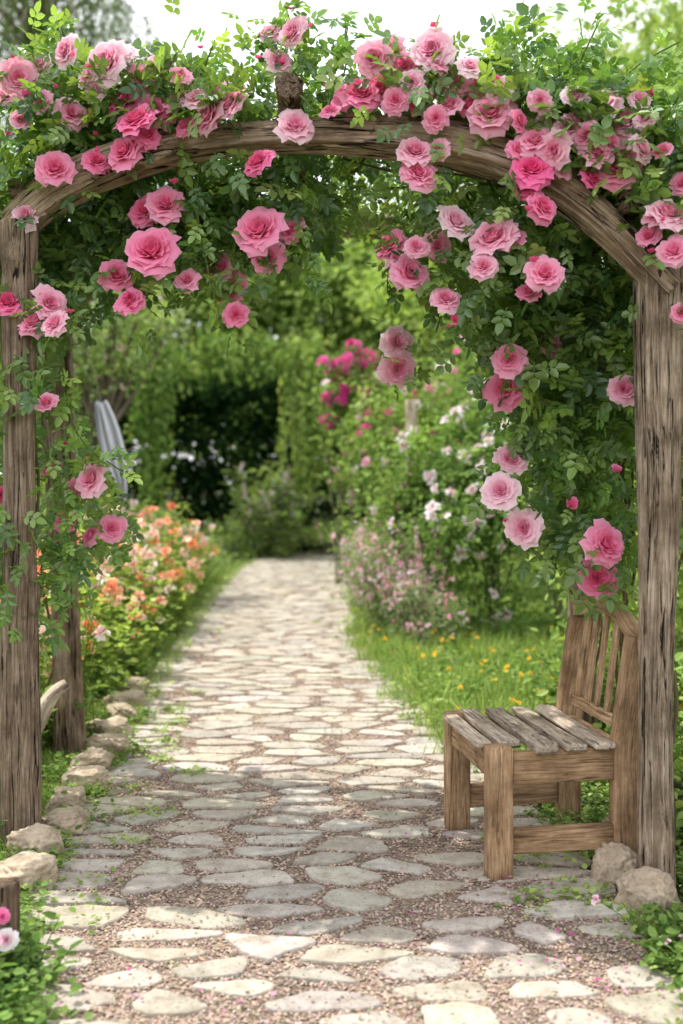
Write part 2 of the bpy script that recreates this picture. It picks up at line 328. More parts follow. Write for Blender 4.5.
def purl(nm,u,v,d0,sd,r=.085,L=1.6):
    p=AP(u,v); part(nm,M_POST,arbor,[p+np.array([0,d0,0]),p+np.array([-.03,L+d0,.0])],r,r,up=(0,0,1),n=24,sq=2.3,rough=.006,m=40,seed=sd,col=(.55,.5,.48))
purl('ridge_pole',290,99,-.14,21,.10); purl('side_pole_right',630,205,-.08,22,.10,1.45); purl('side_pole_left',20,190,-.05,23)
p=AP(300,112); part('ridge_block',M_POST,arbor,[p+np.array([-.05,-.045,-.05]),p+np.array([-.035,-.045,.09])],.05,.05,up=UP,n=20,sq=3,rough=.004,m=12,seed=25,col=(.5,.45,.42))
# ---------------------------------------------------------------- climbing rose
cr=empty('climbing_rose'); G1=Geo(); GC=Geo(); GR=Geo()
C_,S_=smoothcurve(AF,200); Tn=nrm(np.gradient(C_,axis=0)); Nn=nrm(np.cross(Tn,np.array([.243,.97,0.]))); Nn[Nn[:,2]<0]*=-1
GREENS=np.array([(.14,.26,.055),(.095,.20,.045),(.205,.34,.065),(.28,.40,.09),(.07,.16,.045)])
def clearwood(pos):
    """keep most leaves from growing over the faces of the front beam and right post"""
    d=np.full(len(pos),9.); dy=np.zeros(len(pos))
    for c in C_[::3]:
        q=np.hypot(pos[:,0]-c[0],pos[:,2]-c[2]); k=q<d; d[k]=q[k]; dy[k]=pos[k,1]-c[1]
    bad=(d<.08)&(dy<.06)&(rng.random(len(pos))<.80)
    bad|=(np.abs(pos[:,0]-1.03)<.11)&(pos[:,1]<3.66)&(pos[:,2]<2.0)&(rng.random(len(pos))<.80)
    return ~bad
def leafcloud(geo,cent,sig,n,size,outward=None,cols=GREENS,T=COMP,bright=1.,up=.7):
    M=len(cent); c=np.repeat(cent,n,0); sg=np.repeat(np.broadcast_to(np.asarray(sig,float),(M,)),n)[:,None]
    d=rng.normal(size=c.shape)*sg; pos=c+d
    tip=nrm(d)*.8+rng.normal(size=c.shape)*.5+np.array([0,0,-.35]); nr=np.array([0,-.25,up])+rng.normal(size=c.shape)*.55+nrm(d)*.3
    cc=np.repeat(cols[rng.integers(0,len(cols),M)],n,0)*.5+cols[rng.integers(0,len(cols),M*n)]*.5
    cc=cc*bright*rng.uniform(.75,1.3,(M*n,1)); k=(pos[:,2]>.01)&clearwood(pos+nrm(tip)*size*.5)
    geo.scatter(T,frames(tip,nr)[k],pos[k],(rng.uniform(.7,1.25,M*n)*size)[k],cc[k])
def archpt(f,o,d):
    i=np.clip((f*199).astype(int),0,199); return C_[i]+Nn[i]*o[:,None]+np.stack([-.03/1.3*d,d,np.zeros_like(d)],1)
m=190; f=rng.random(m); d=-.10+1.5*rng.random(m)**1.35; o=.09+rng.random(m)**1.6*.19
leafcloud(G1,archpt(f,o,d),.052,13,.10)
m=58; f=rng.uniform(0,.42,m); o=rng.uniform(.18,.34,m); leafcloud(G1,archpt(f,o,rng.uniform(-.1,.8,m)),.05,9,.10,bright=1.2)
m=44; f=rng.uniform(.68,.95,m); o=rng.uniform(.2,.42,m); leafcloud(G1,archpt(f,o,rng.uniform(-.1,.8,m)),.05,9,.10,bright=1.2)
m=112; f=rng.uniform(.06,1,m); d=rng.uniform(.16,1.3,m); o=-.02-rng.random(m)**1.4*.26*(1-d/1.6)
leafcloud(G1,archpt(f,o,d),.05,14,.10,bright=.9)
def region(poly,m):
    P=np.array(poly,float); out=[]
    lo,hi=P.min(0),P.max(0)
    while len(out)<m:
        q=lo+rng.random(2)*(hi-lo); ins=False
        for i in range(len(P)):
            a,b=P[i],P[i-1]
            if (a[1]>q[1])!=(b[1]>q[1]) and q[0]<(b[0]-a[0])*(q[1]-a[1])/(b[1]-a[1])+a[0]: ins=not ins
        if ins: out.append(q)
    return np.array(out)
def fill(poly,m,d0,d1,sig,n,size,**k):
    q=region(poly,m); dd=rng.uniform(d0,d1,m); leafcloud(G1,np.array([AP(u,v,e) for (u,v),e in zip(q,dd)]),sig,n,size,**k)
fill([(70,185),(330,165),(310,215),(240,260),(120,280),(60,230)],52,.1,.6,.045,14,.10,bright=.95)
fill([(0,70),(100,65),(160,110),(60,150),(0,190)],34,-.1,.5,.05,13,.105,bright=1.2)
fill([(0,190),(40,210),(70,250),(60,330),(0,330)],36,.05,.8,.05,13,.10)
fill([(420,170),(520,185),(650,290),(640,420),(560,430),(500,340),(455,260)],110,.15,1.1,.055,16,.105,bright=.92)
fill([(500,340),(640,400),(640,580),(590,580),(560,540),(525,470)],66,.35,1.3,.05,15,.095,bright=1.0)
fill([(655,120),(760,120),(740,520),(680,520),(672,300)],62,-.05,1.0,.055,13,.105)
fill([(560,80),(683,95),(683,200),(640,210),(570,150)],40,-.1,.6,.05,13,.105,bright=1.15)
fill([(-20,330),(30,340),(34,640),(-20,660)],30,-.12,.5,.05,10,.095)
fill([(60,440),(125,480),(118,545),(40,560),(30,480)],15,.1,.9,.05,10,.085)
fill([(330,20),(355,60),(300,90),(262,60),(268,15)],9,-.1,.3,.035,8,.075,bright=1.3)
RS=[(18,78,17,.3),(65,50,14,.2),(72,113,15,.35),(8,301,15,.8),(55,168,16,.75),(25,214,14,.15),(106,62,20,.3),(120,52,13,.2),(143,78,16,.4),(162,60,12,.3),(122,100,15,.85),(136,119,17,.7),(155,110,19,.7),(124,150,17,.7),(97,160,12,.6),(208,115,19,.35),(230,104,17,.3),(196,98,12,.3),(257,161,15,.8),(296,125,17,.4),(270,32,11,.3),(279,60,13,.2),(292,32,14,.3),(362,92,18,.75),(380,88,16,.7),(374,58,15,.35),(390,50,15,.3),(405,66,14,.6),(418,97,16,.9),(432,49,19,.2),(455,80,16,.3),(474,84,12,.5),(490,112,21,.35),(450,104,12,.4),(416,150,17,.3),(419,172,16,.6),(437,149,12,.4),(532,168,19,.95),(543,206,16,.7),(535,140,17,.4),(548,119,14,.35),(553,150,16,.4),(563,166,12,.5),(540,100,12,.25),(600,103,20,.3),(625,120,18,.25),(617,165,20,.6),(598,152,14,.4),(645,118,11,.3),(610,140,14,.35),(668,213,18,.25),(674,250,16,.4),(682,183,10,.6),(681,312,9,.6),(456,221,17,.12),(492,236,19,.6),(510,238,14,.7),(483,266,14,.3),(438,246,13,.2),(446,298,15,.3),(410,272,17,.6),(400,262,13,.5),(389,244,17,.75),(416,246,11,.4),(545,273,18,.5),(529,291,12,.65),(551,343,13,.7),(598,351,6,.85),(505,388,19,.6),(509,358,16,.5),(398,342,15,.2),(399,369,16,.35),(624,388,14,.4),(455,320,5,1),(144,210,15,.6),(165,203,16,.5),(152,250,22,.7),(117,275,14,.6),(130,300,14,.7),(187,280,11,.6),(222,266,12,.5),(230,288,15,.5),(236,314,12,.75),(259,229,22,.7),(290,230,12,.6),(268,258,14,.6),(34,321,17,.65),(50,303,15,.5),(54,323,12,.5),(46,402,10,.6),(52,469,10,.75),(90,479,17,.25),(112,528,12,.5),(90,535,10,.7),(65,521,10,.8),(1,495,8,.85),(511,459,14,.4),(500,490,16,.3),(523,528,17,.15),(607,544,20,.6),(598,578,17,.75),(572,505,7,.85),(617,470,6,.7),(80,488,11,.5),(440,62,11,.5),(520,120,10,.6),(575,120,11,.4),(648,235,10,.6),(20,120,9,.4),(180,75,9,.6),(330,110,9,.5),
(500,90,12,.3),(470,66,11,.2),(640,98,11,.3),(655,215,12,.4),(586,135,12,.5),(5,95,10,.3),(88,75,11,.3),(175,100,12,.4),(520,150,12,.6),(395,100,12,.6),
(40,100,11,.5),(95,90,12,.3),(218,88,11,.2),(345,96,12,.8),(508,108,12,.6),(567,128,13,.15),(592,178,11,.8),(642,148,13,.2),(436,118,12,.7),(412,82,12,.3),(470,104,12,.7),(575,96,12,.2),(525,185,12,.9),(662,150,10,.5),(40,64,10,.2),(185,125,11,.7),(148,135,12,.9)]
pale=np.array((1.,.72,.80)); hot=np.array((.98,.20,.45)); cent=[]
for (u,v,s,t) in RS:
    d=rng.uniform(-.16,-.05)
    if 200<v<330 and 100<u<480: d=rng.uniform(-.05,.25)
    if u>480 and v>330: d=rng.uniform(.12,.4)
    if 330<v<380 and u<420 and u>380: d=.5
    if u<130 and v>440: d=rng.uniform(0,.3)
    p=AP(u,v,d); k=1100./p[1]; rad=s/k*1.04
    ax=np.array([[rng.normal()*.38-.12,-1,rng.normal()*.32+.42]]); tt=np.clip((t-.42)*1.25+.38+rng.normal()*.10,0,1)
    c=pale*(1-tt)+hot*tt
    T=ROSES[rng.integers(0,7)] if s>7 else BUDR
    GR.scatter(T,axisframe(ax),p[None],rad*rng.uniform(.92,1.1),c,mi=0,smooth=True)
    cent.append(p+np.array([0,.06,-.01]))
    b=p+nrm(ax)[0]*(-.35*rad)
    timber(GC,[b,b+np.array([rng.normal()*.02,.05,.03]),b+np.array([rng.normal()*.03,.12,.03+rng.uniform(0,.06)])],.006,.006,up=(1,0,0),n=6,sq=2,m=5,endb=0,seed=1,col=(.07,.11,.03))
cent=np.array(cent); leafcloud(G1,cent,.045,8,.09)
m=60; ii=rng.integers(0,len(cent),m); bp=cent[ii]+rng.normal(size=(m,3))*np.array([.05,.04,.05])+np.array([0,-.06,.03])
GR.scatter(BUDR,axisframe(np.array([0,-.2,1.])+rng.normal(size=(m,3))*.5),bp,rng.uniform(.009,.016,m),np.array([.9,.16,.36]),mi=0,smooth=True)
for i in range(46):
    f0=rng.random(); f1=np.clip(f0+rng.uniform(-.28,.28),0,1); F=np.linspace(f0,f1,7); o=rng.uniform(-.08,.2)+np.cumsum(rng.normal(size=7)*.03); dd=np.clip(rng.uniform(.1,1.3)+np.cumsum(rng.normal(size=7)*.06),.07,1.4)
    timber(GC,archpt(F,o,dd),.010,.010,up=(0,1,.1),n=7,sq=2,m=26,endb=0,curve=True,seed=i,col=(.12,.10,.05))
for x0,y0,n_,zt in ((1.10,3.72,4,2.05),(1.10,4.85,7,2.1),(1.15,4.5,5,2.3),(-1.22,4.2,3,2.2),(-1.38,5.43,4,2.2)):
    for i in range(n_):
        zz=np.linspace(0,zt,8); q=np.stack([x0+rng.normal(size=8)*.045,y0+rng.normal(size=8)*.05,zz],1)
        timber(GC,q,.013,.013,up=(0,1,.1),n=7,sq=2,m=40,endb=0,curve=True,seed=i,taper=[1.3,.6],col=(.14,.11,.06))
for (u,v,u2,v2) in ((300,110,285,5),(330,110,345,18),(480,110,530,15),(560,120,600,20),(60,150,30,35),(150,120,215,40),(600,120,683,40),(470,130,500,40),(640,160,690,60),(60,350,120,470),(20,420,70,560),(15,560,75,610),(300,160,320,280),(200,160,215,300),(100,120,60,20),(400,120,445,40)):
    a=AP(u,v,.05);b=AP(u2,v2,rng.uniform(-.1,.2)); mid=(a+b)/2+rng.normal(size=3)*.05; L,_=smoothcurve([a,mid,b],14)
    timber(GC,[a,mid,b],.006,.006,up=(0,1,.1),n=6,sq=2,m=14,endb=0,curve=True,seed=2,col=(.12,.17,.05)); leafcloud(G1,L[3:],.02,3,.08,bright=1.35)
G1.build('leaves',[M_LEAF],cr); GC.build('canes',[M_STEM],cr); GR.build('rose_blooms',[M_PETAL],cr)
# ---------------------------------------------------------------- bench
bench=empty('garden_bench'); al=math.radians(9); U=np.array([math.cos(al),math.sin(al),0]); Vv=np.array([-math.sin(al),math.cos(al),0]); O=np.array([.528,3.70,0.])
def B(u,v,z): return O+U*u+Vv*v+np.array([0,0,z])
LN=.54; D=.45; q9=(.92,.92,.92)
for v,nm in ((0,'near'),(LN,'far')):
    part('front_leg_'+nm,M_BENCH,bench,[B(0,v,0),B(0,v,.447)],.088,.075,up=U*0+Vv,n=20,sq=9,rough=.0012,m=10,endb=.006,seed=31+int(v*9),col=q9)
    part('rear_leg_'+nm,M_BENCH,bench,[B(D,v,0),B(D-.002,v,.30),B(D,v,.46),B(D+.03,v,.63),B(D+.055,v,.80)],.095,.055,up=Vv,n=20,sq=9,rough=.0012,m=26,endb=.006,seed=35+int(v*9),curve=True,col=q9)
    part('side_apron_'+nm,M_BENCH,bench,[B(.045,v,.372),B(D-.049,v,.372)],.045,.105,n=16,sq=9,rough=.001,m=8,seed=40+int(v*9),col=q9)
    part('side_stretcher_'+nm,M_BENCH,bench,[B(.045,v,.125),B(D-.049,v,.125)],.04,.085,n=16,sq=9,rough=.001,m=8,seed=44+int(v*9),col=q9)
part('front_apron',M_BENCH,bench,[B(-.015,.04,.38),B(-.015,LN-.04,.38)],.035,.10,n=16,sq=9,rough=.001,m=8,seed=50)
part('rear_apron',M_BENCH,bench,[B(D,.033,.38),B(D,LN-.033,.38)],.035,.10,n=16,sq=9,rough=.001,m=8,seed=51)
for i in range(4):
    u=.056+i*.103
    part('seat_slat_%d'%(i+1),M_SLAT,bench,[B(u,-.045 if i>0 else .042,.438),B(u,LN*.5,.436),B(u,LN+.05,.440)],.074,.026,n=24,sq=6,rough=.0024,m=30,endb=.008,seed=60+i,col=(.9+.1*random.uniform(-1,1),)*3)
part('seat_slat_5',M_SLAT,bench,[B(-.038,.043,.438),B(-.038,LN-.043,.440)],.06,.022,n=24,sq=6,rough=.0015,m=20,endb=.006,seed=66)
part('top_rail',M_BENCH,bench,[B(D+.052,-.05,.775),B(D+.055,.03,.80),B(D+.064,LN*.5,.895),B(D+.058,LN-.03,.845),B(D+.055,LN+.05,.83)],.045,.06,n=20,sq=6,rough=.001,m=30,endb=.008,seed=70,curve=True)
part('lower_back_rail',M_BENCH,bench,[B(D+.008,.033,.49),B(D+.008,LN-.033,.49)],.025,.04,n=16,sq=8,rough=.001,m=8,seed=71)
for i in range(5):
    v=.085+i*(LN-.17)/4; zt=.79+.06*math.sin(math.pi*v/LN)
    part('back_slat_%d'%(i+1),M_BENCH,bench,[B(D+.006,v,.51),B(D+.024,v,.65),B(D+.050,v,zt)],.044,.012,up=U,n=16,sq=7,rough=.0006,m=12,endb=.003,seed=75+i)
# ---------------------------------------------------------------- plants helpers
def bush(name,blobs,leaf_len,nleaf,cols,nsub=40,flowers=None,T=LEAF,subr=.26,trunk=None,up=.6,mat=M_FAR,stems=True):
    G=Geo(); cols=np.array(cols)
    tot=sum(b[3]*b[4]*b[5] for b in blobs); surf=[]
    for (cx,cy,cz,rx,ry,rz) in blobs:
        fr=rx*ry*rz/tot; ns=max(6,int(nsub*fr)); per=max(3,int(nleaf*fr/ns))
        dr=rdir(ns); dr[:,2]=np.where(rng.random(ns)<.6,np.abs(dr[:,2]),dr[:,2]); rr=rng.uniform(.15,1,ns)**.45
        rad=np.array([rx,ry,rz]); sc=np.array([cx,cy,cz])+dr*rad*rr[:,None]*rng.uniform(.85,1.12,(ns,1))
        sub=subr*min(rx,ry,rz)*rng.uniform(.6,1.35,ns)
        c=np.repeat(sc,per,0); dd=rng.normal(size=c.shape)*np.repeat(sub,per)[:,None]*np.array([1,1,.7]); pos=c+dd
        out=np.repeat(dr,per,0); tip=nrm(dd)*.7+rng.normal(size=c.shape)*.6+np.array([0,0,-.3]); nr=np.array([0,0,up])+out*.5+rng.normal(size=c.shape)*.5
        ci=rng.integers(0,len(cols),ns); cc=np.repeat(cols[ci],per,0)*.6+cols[rng.integers(0,len(cols),len(c))]*.4
        cc=cc*rng.uniform(.75,1.3,(len(c),1))*np.repeat(rng.uniform(.75,1.25,ns),per)[:,None]
        k=pos[:,2]>.0
        G.scatter(T,frames(tip,nr)[k],pos[k],(rng.uniform(.65,1.3,len(c))*leaf_len)[k],cc[k],mi=0)
        surf.append((sc,dr,sub))
        if stems:
            for i in range(5):
                e=sc[rng.integers(0,ns)]; s0=np.array([cx+rng.normal()*rx*.12,cy+rng.normal()*ry*.12,-.02]) if trunk is None else np.array(trunk[-1])
                timber(G,[s0,(s0+e)/2+np.array([rng.normal()*.1*rx,rng.normal()*.1*ry,.12*rz]),e],.02 if trunk is None else .09,.02 if trunk is None else .09,up=(0,1,.1),n=7,sq=2,m=10,endb=0,curve=True,taper=[1,.25],seed=i,mi=1,col=(1,1,1))
    if trunk is not None:
        tw=trunk[0]; timber(G,trunk[1:],tw,tw,up=(0,1,.1),n=16,sq=2,rough=tw*.05,m=24,endb=0,curve=True,taper=[1.3,1,.8,.55],seed=2,mi=1)
    if flowers:
        n,size,fc,front=flowers; fc=np.array(fc); P=[];A=[]
        for (sc,dr,sub) in surf:
            q=max(1,int(n*len(sc)/sum(len(s[0]) for s in surf))); i=rng.integers(0,len(sc),q)
            ddr=nrm(rng.normal(size=(q,3))+dr[i]*.9+np.array([0,-.8*front,.5])); P.append(sc[i]+ddr*sub[i][:,None]*1.7); A.append(ddr)
        P=np.concatenate(P);A=np.concatenate(A); k=P[:,2]>.05; P=P[k];A=A[k]; w=rng.integers(0,3,len(P))
        for j in range(3):
            s_=w==j; m_=s_.sum()
            if m_: G.scatter(BLOS[j],axisframe(A[s_]+rng.normal(size=(m_,3))*.3),P[s_],rng.uniform(.7,1.25,m_)*size,fc[rng.integers(0,len(fc),m_)],mi=2,smooth=True)
    return G.build(name,[mat,M_BARK,M_PETAL])
LIME=[(.33,.45,.13),(.40,.51,.17),(.26,.39,.11)]; MID=[(.17,.28,.08),(.23,.35,.10),(.13,.235,.065)]; SHADE_GREEN=[(.02,.05,.016),(.03,.065,.02),(.015,.038,.013)]
SOFT=[(.27,.34,.18),(.33,.39,.23),(.21,.30,.14)]
WH=[(.95,.94,.91),(.93,.90,.88)]; PK=[(.95,.58,.70),(.94,.43,.60),(.94,.74,.80)]; MAG=[(.80,.07,.38),(.88,.16,.48)]
# right side
bush('white_rose_bush',[(1.25,9.4,.75,.62,.55,.85),(.85,9.6,1.35,.35,.35,.5),(1.4,9.6,1.65,.5,.4,.45),(1.9,9.9,1.2,.45,.5,.7)],.06,14000,MID+LIME[2:],110,(210,.062,WH+[(.94,.86,.87)],1.))
bush('pink_valerian_bush',[(.42,9.6,.42,.34,.55,.47),(.30,11.3,.4,.28,.6,.42),(.62,8.7,.25,.28,.4,.28)],.05,8000,SOFT,90,(520,.018,PK+[(.82,.6,.78),(.92,.87,.9)],.6),T=NLEAF)
bush('climbing_rose_bush',[(.75,13.2,1.3,.7,.6,1.3),(.25,14.8,1.8,.5,.5,1.3),(1.6,12.8,1.7,.9,.7,1.1)],.07,15000,LIME+MID,140,(210,.06,PK+WH+MAG,1.))
bush('green_shrub',[(.72,10.0,.95,.30,.18,.62),(.60,9.9,.7,.25,.2,.6)],.06,4500,LIME+MID,50,(24,.04,PK,1.),subr=.5)
bush('bougainvillea_bush',[(.06,14.0,2.75,.32,.25,.32),(-.02,14.1,2.2,.2,.25,.4),(.45,13.9,2.35,.25,.2,.25)],.06,2600,MID,40,(120,.06,MAG,1.))
bush('garden_shrub',[(2.3,9.0,1.5,.8,.8,1.4),(2.9,8.0,1.0,.8,.8,1.1),(3.5,10.5,2.0,1.1,1,1.9)],.07,15000,LIME+MID,150)
bush('garden_shrub',[(1.75,6.6,.55,.45,.5,.6),(2.3,5.8,.7,.6,.6,.8),(1.9,7.5,1.1,.6,.5,1.2)],.06,11000,LIME,110,(30,.035,WH,1.))
bush('linden_tree',[(2.9,15,4.0,1.8,1.4,1.6),(4.6,15,6.0,1.7,1.5,1.9),(1.5,17,3.9,1.3,1.1,1.2),(3.5,15.5,6.4,.8,.9,.7)],.11,23000,LIME,200,None,T=WLEAF,trunk=[.28,(3.8,15.5,-.1),(3.7,15.5,2.2),(3.9,15.4,4.0)])
# left side
bush('magnolia_tree',[(-2.95,12.6,3.2,.95,.8,.75),(-3.8,12.4,2.5,1.0,.9,.9),(-2.35,13.2,3.25,.5,.5,.35),(-3.3,12.6,1.7,.7,.6,.4)],.075,11000,SOFT+LIME,120,(110,.04,[(.95,.74,.76),(.9,.82,.7)],1.),trunk=[.13,(-2.75,12.8,-.1),(-2.7,12.8,.9),(-2.85,12.7,1.7)])
bush('boxwood_bush',[(-2.3,8.8,.45,.6,.6,.6),(-3.2,7.5,.6,.8,.7,.9),(-3.0,10.4,.6,.9,.8,.9),(-2.4,11.3,.3,.6,.7,.45)],.06,15000,MID+LIME,150)
bush('garden_hedge',[(-5.2,10,1.0,1.3,1.1,1.4),(-6,14,1.7,2,1.4,2.2),(-5.2,17,2.0,1.5,1.1,2.2)],.10,19000,MID+LIME,170)
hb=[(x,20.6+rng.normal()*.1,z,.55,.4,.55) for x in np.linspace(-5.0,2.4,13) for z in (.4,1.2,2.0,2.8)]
bush('shade_tinted_hedge',hb,.14,27000,SHADE_GREEN,500,stems=False,subr=.45)  # near-black leaf greens carry the shade of the hedge opening as colour
bush('flowering_shrub',[(-1.7,19.3,.28,.9,.6,.42),(-.4,19.6,.28,.7,.5,.42),(-2.9,16.5,.35,.6,.8,.5),(-2.0,14.6,.25,.5,.8,.38)],.06,10000,SOFT+LIME,110,(50,.035,WH+PK,.8))
bush('maple_tree',[(.4,22,5.0,2.4,1.5,1.5),(-1.6,22.5,4.7,1.9,1.2,1.5),(2.3,22,4.0,1.6,1.2,1.8),(.9,21.4,3.4,1.4,.9,1.0),(-3.4,22.6,4.7,1.5,1.1,1.4)],.15,32000,LIME,260,None,T=WLEAF,trunk=[.3,(.5,22.6,-.1),(.5,22.6,2.2),(.4,22.5,3.8)])
def strands(name,starts,lens,leaf_len,cols,step,T=NLEAF,trunk=None,crown=None,sway=.06):
    G=Geo(); cols=np.array(cols)
    for s0,L in zip(starts,lens):
        k=int(L/step); t=np.arange(k)*step; a=rng.normal(size=2)*sway; ph=rng.uniform(0,6)
        pos=s0+np.stack([a[0]*np.sin(t*1.3+ph)+a[0]*t,a[1]*np.sin(t+ph)+a[1]*t,-t],1)+rng.normal(size=(k,3))*leaf_len*.35; pos=pos[pos[:,2]>.1]; k=len(pos)
        tip=rng.normal(size=(k,3))*.5+np.array([0,0,-.8]); nr=rdir(k)+np.array([0,-.2,.4])
        G.scatter(T,frames(tip,nr),pos,rng.uniform(.7,1.3,k)*leaf_len,cols[rng.integers(0,len(cols))]*rng.uniform(.7,1.25,(k,1)),mi=0)
    if trunk: timber(G,trunk[1:],trunk[0],trunk[0],up=(0,1,.1),n=16,sq=2,rough=trunk[0]*.06,m=30,endb=0,curve=True,taper=[1.4,1,.8,.4],seed=2,mi=1)
    if crown:
        top=np.array(trunk[-1])
        for s0 in starts[::max(1,len(starts)//28)]:
            timber(G,[top-np.array([0,0,1.5]),(top+s0)/2+np.array([0,0,.6]),s0],.12,.12,up=(0,1,.1),n=7,sq=2,m=12,endb=0,curve=True,taper=[1,.2],seed=3,mi=1)
    return G.build(name,[M_FAR,M_BARK])
m=60; st=np.stack([-.60+rng.normal(size=m)*.15,18.9+rng.normal(size=m)*.12,3.6+rng.normal(size=m)*.3],1); strands('hanging_vine',st,rng.uniform(1.0,2.7,m),.10,LIME,.035,T=WLEAF)
m=40; st=np.stack([-3.2+rng.normal(size=m)*.13,18.6+rng.normal(size=m)*.1,3.9+rng.normal(size=m)*.4],1); strands('hanging_vine',st,rng.uniform(1.0,3.2,m),.10,LIME+MID,.045,T=WLEAF)
# vine-covered rail arching over the dark hedge opening
m=70; aa=rng.random(m)*math.pi; st=np.stack([-1.9+1.3*np.cos(aa),18.9+rng.normal(size=m)*.12,2.9+.95*np.sin(aa)+rng.normal(size=m)*.1],1); strands('hanging_vine',st,rng.uniform(.3,.8,m),.11,LIME+MID,.035,T=WLEAF)
m=400; th=rng.uniform(0,6.28,m); rr=rng.random(m)**.5; st=np.stack([-6.9+3.5*rr*np.cos(th),25+3*rr*np.sin(th),14.2-4.5*rr**2+rng.normal(size=m)*.5],1)
strands('willow_tree',st,rng.uniform(2.0,5.5,m),.17,[(.13,.20,.09),(.18,.25,.11),(.11,.16,.08)],.065,trunk=[.55,(-6.9,25.3,-.1),(-6.9,25.3,4),(-6.6,25,8),(-6.9,25,12.5)],crown=True)
bush('distant_tree_line',[(x,33+rng.uniform(-2,4),rng.uniform(2.2,3.6),rng.uniform(2.4,3.2),1.6,rng.uniform(3.9,4.8)) for x in np.linspace(-24,24,15)],.36,36000,MID+LIME,420,None,T=WLEAF)
bush('oak_tree',[(-9.5,20,6.5,2.6,2,2.8),(-7.3,19,4.5,1.8,1.5,1.8)],.15,11000,MID,120,None,T=WLEAF,trunk=[.4,(-9,20,-.1),(-9,20,3),(-9.2,20,5)])
bush('oak_tree',[(9.5,19,5.5,2.6,2,3.0),(7.0,17,3.4,2.0,1.5,2.2)],.15,11000,MID+LIME,120,None,T=WLEAF,trunk=[.4,(9,19,-.1),(9,19,2.5),(9.2,19,4)])
# ---------------------------------------------------------------- flower bed (left)
def stemplants(name,bases,nst,h,spread,leaf_len,per,cols,fsize,fcols,fprob,T=LEAF,spike=False):
    G=Geo(); cols=np.array(cols); fcols=np.array(fcols)
    for b in bases:
        b=np.array([b[0],b[1],0.]); hh=h*rng.uniform(.7,1.25); n=nst
        ln=rng.normal(size=(n,2))*spread; H=hh*rng.uniform(.55,1.1,n)
        s=rng.uniform(.08,1,(n,per)); bx=b+np.concatenate([rng.normal(size=(n,2))*.04,np.zeros((n,1))],1)
        P=bx[:,None]+np.stack([ln[:,0:1]*s**1.4,ln[:,1:2]*s**1.4,H[:,None]*s],-1); P=P.reshape(-1,3); m=len(P)
        az=rng.uniform(0,6.28,m); tip=np.stack([np.cos(az),np.sin(az),rng.uniform(-.3,.8,m)],1); cc=cols[rng.integers(0,len(cols),m)]*rng.uniform(.7,1.3,(m,1))*rng.uniform(.8,1.2)
        G.scatter(T,frames(tip,np.array([0,0,1.])+rng.normal(size=(m,3))*.4),P,rng.uniform(.6,1.3,m)*leaf_len,cc,mi=0)
        top=bx+np.stack([ln[:,0],ln[:,1],H],1); midp=bx+np.stack([ln[:,0]*.38,ln[:,1]*.38,H*.5],1)
        for w_ in (np.array([.0022,0,0]),np.array([0,.0022,0])):
            V=np.stack([bx-w_,bx+w_,midp+w_,midp-w_,top+w_*.6,top-w_*.6],1).reshape(-1,3); L=(np.array([0,1,2,3,3,2,4,5])[None]+(np.arange(n)*6)[:,None]).reshape(-1)
            G.raw(V,L,np.full(2*n,4),np.broadcast_to(np.array([.15,.23,.06]),V.shape),2)
        k=rng.random(n)<fprob; tp=top[k]; nk=len(tp)
        if nk==0: continue
        if spike:
            s2=1.02-.5*rng.random((nk,20))**1.3; bk=bx[k]; lk=ln[k]; Hk=H[k]
            F=(bk[:,None]+np.stack([lk[:,0:1]*s2**1.4,lk[:,1:2]*s2**1.4,Hk[:,None]*s2],-1)).reshape(-1,3)+rng.normal(size=(nk*20,3))*fsize*.6
            G.scatter(BLOS[0],axisframe(rdir(len(F))+np.array([0,-.4,0])),F,(fsize*rng.uniform(.7,1.2,len(F))*(1.5-s2.reshape(-1)*.75)),fcols[rng.integers(0,len(fcols),len(F))],mi=1,smooth=True)
        else:
            w=rng.integers(0,3,nk)
            for j in range(3):
                q=w==j
                if q.any(): G.scatter(BLOS[j],axisframe(np.array([0,-.55,.7])+rng.normal(size=(q.sum(),3))*.45),tp[q],rng.uniform(.75,1.25,q.sum())*fsize,fcols[rng.integers(0,len(fcols),q.sum())],mi=1,smooth=True)
    return G.build(name,[M_FAR,M_PETAL,M_STEM])
OR=[(.98,.50,.28),(.98,.62,.42),(.97,.74,.58),(.97,.86,.76),(.98,.42,.19)]
bs=[]
for i in range(138):
    y=rng.uniform(5.5,13.5); bs.append((pl(y)-.22-rng.random()**1.3*1.15,y))
stemplants('orange_rose_bed',bs,12,.84,.14,.065,15,[(.30,.41,.10),(.38,.48,.15),(.22,.33,.08)],.049,OR,.42,T=LEAF)
bs=[(rng.uniform(-1.8,-.8),rng.uniform(18.3,19.4)) for i in range(14)]
stemplants('foxglove_patch',bs,7,1.35,.20,.20,26,SOFT+LIME,.034,WH,.26,T=NLEAF,spike=True)
bs=[(pr(y)+.12+rng.random()*.5,y) for y in rng.uniform(8.6,12.5,28)]
stemplants('pink_sage_patch',bs,9,.78,.12,.07,14,SOFT,.015,PK+[(.87,.7,.86),(.92,.88,.9)],.75,T=NLEAF,spike=True)
bs=[(-1.45-rng.random()*1.1,y) for y in rng.uniform(3.6,5.8,34)]
stemplants('leafy_border_plant',bs,11,.42,.14,.065,13,MID+LIME,.03,OR,.06)
bs=[(1.25+rng.random()*1.0,y) for y in rng.uniform(3.3,6.3,40)]
stemplants('leafy_border_plant',bs,11,.42,.14,.065,13,MID+LIME,.02,PK,.05)
bs=[(-.98-rng.random()*.35,y) for y in rng.uniform(2.35,3.15,14)]+[(-.80-rng.random()*.2,y) for y in rng.uniform(2.45,2.95,9)]
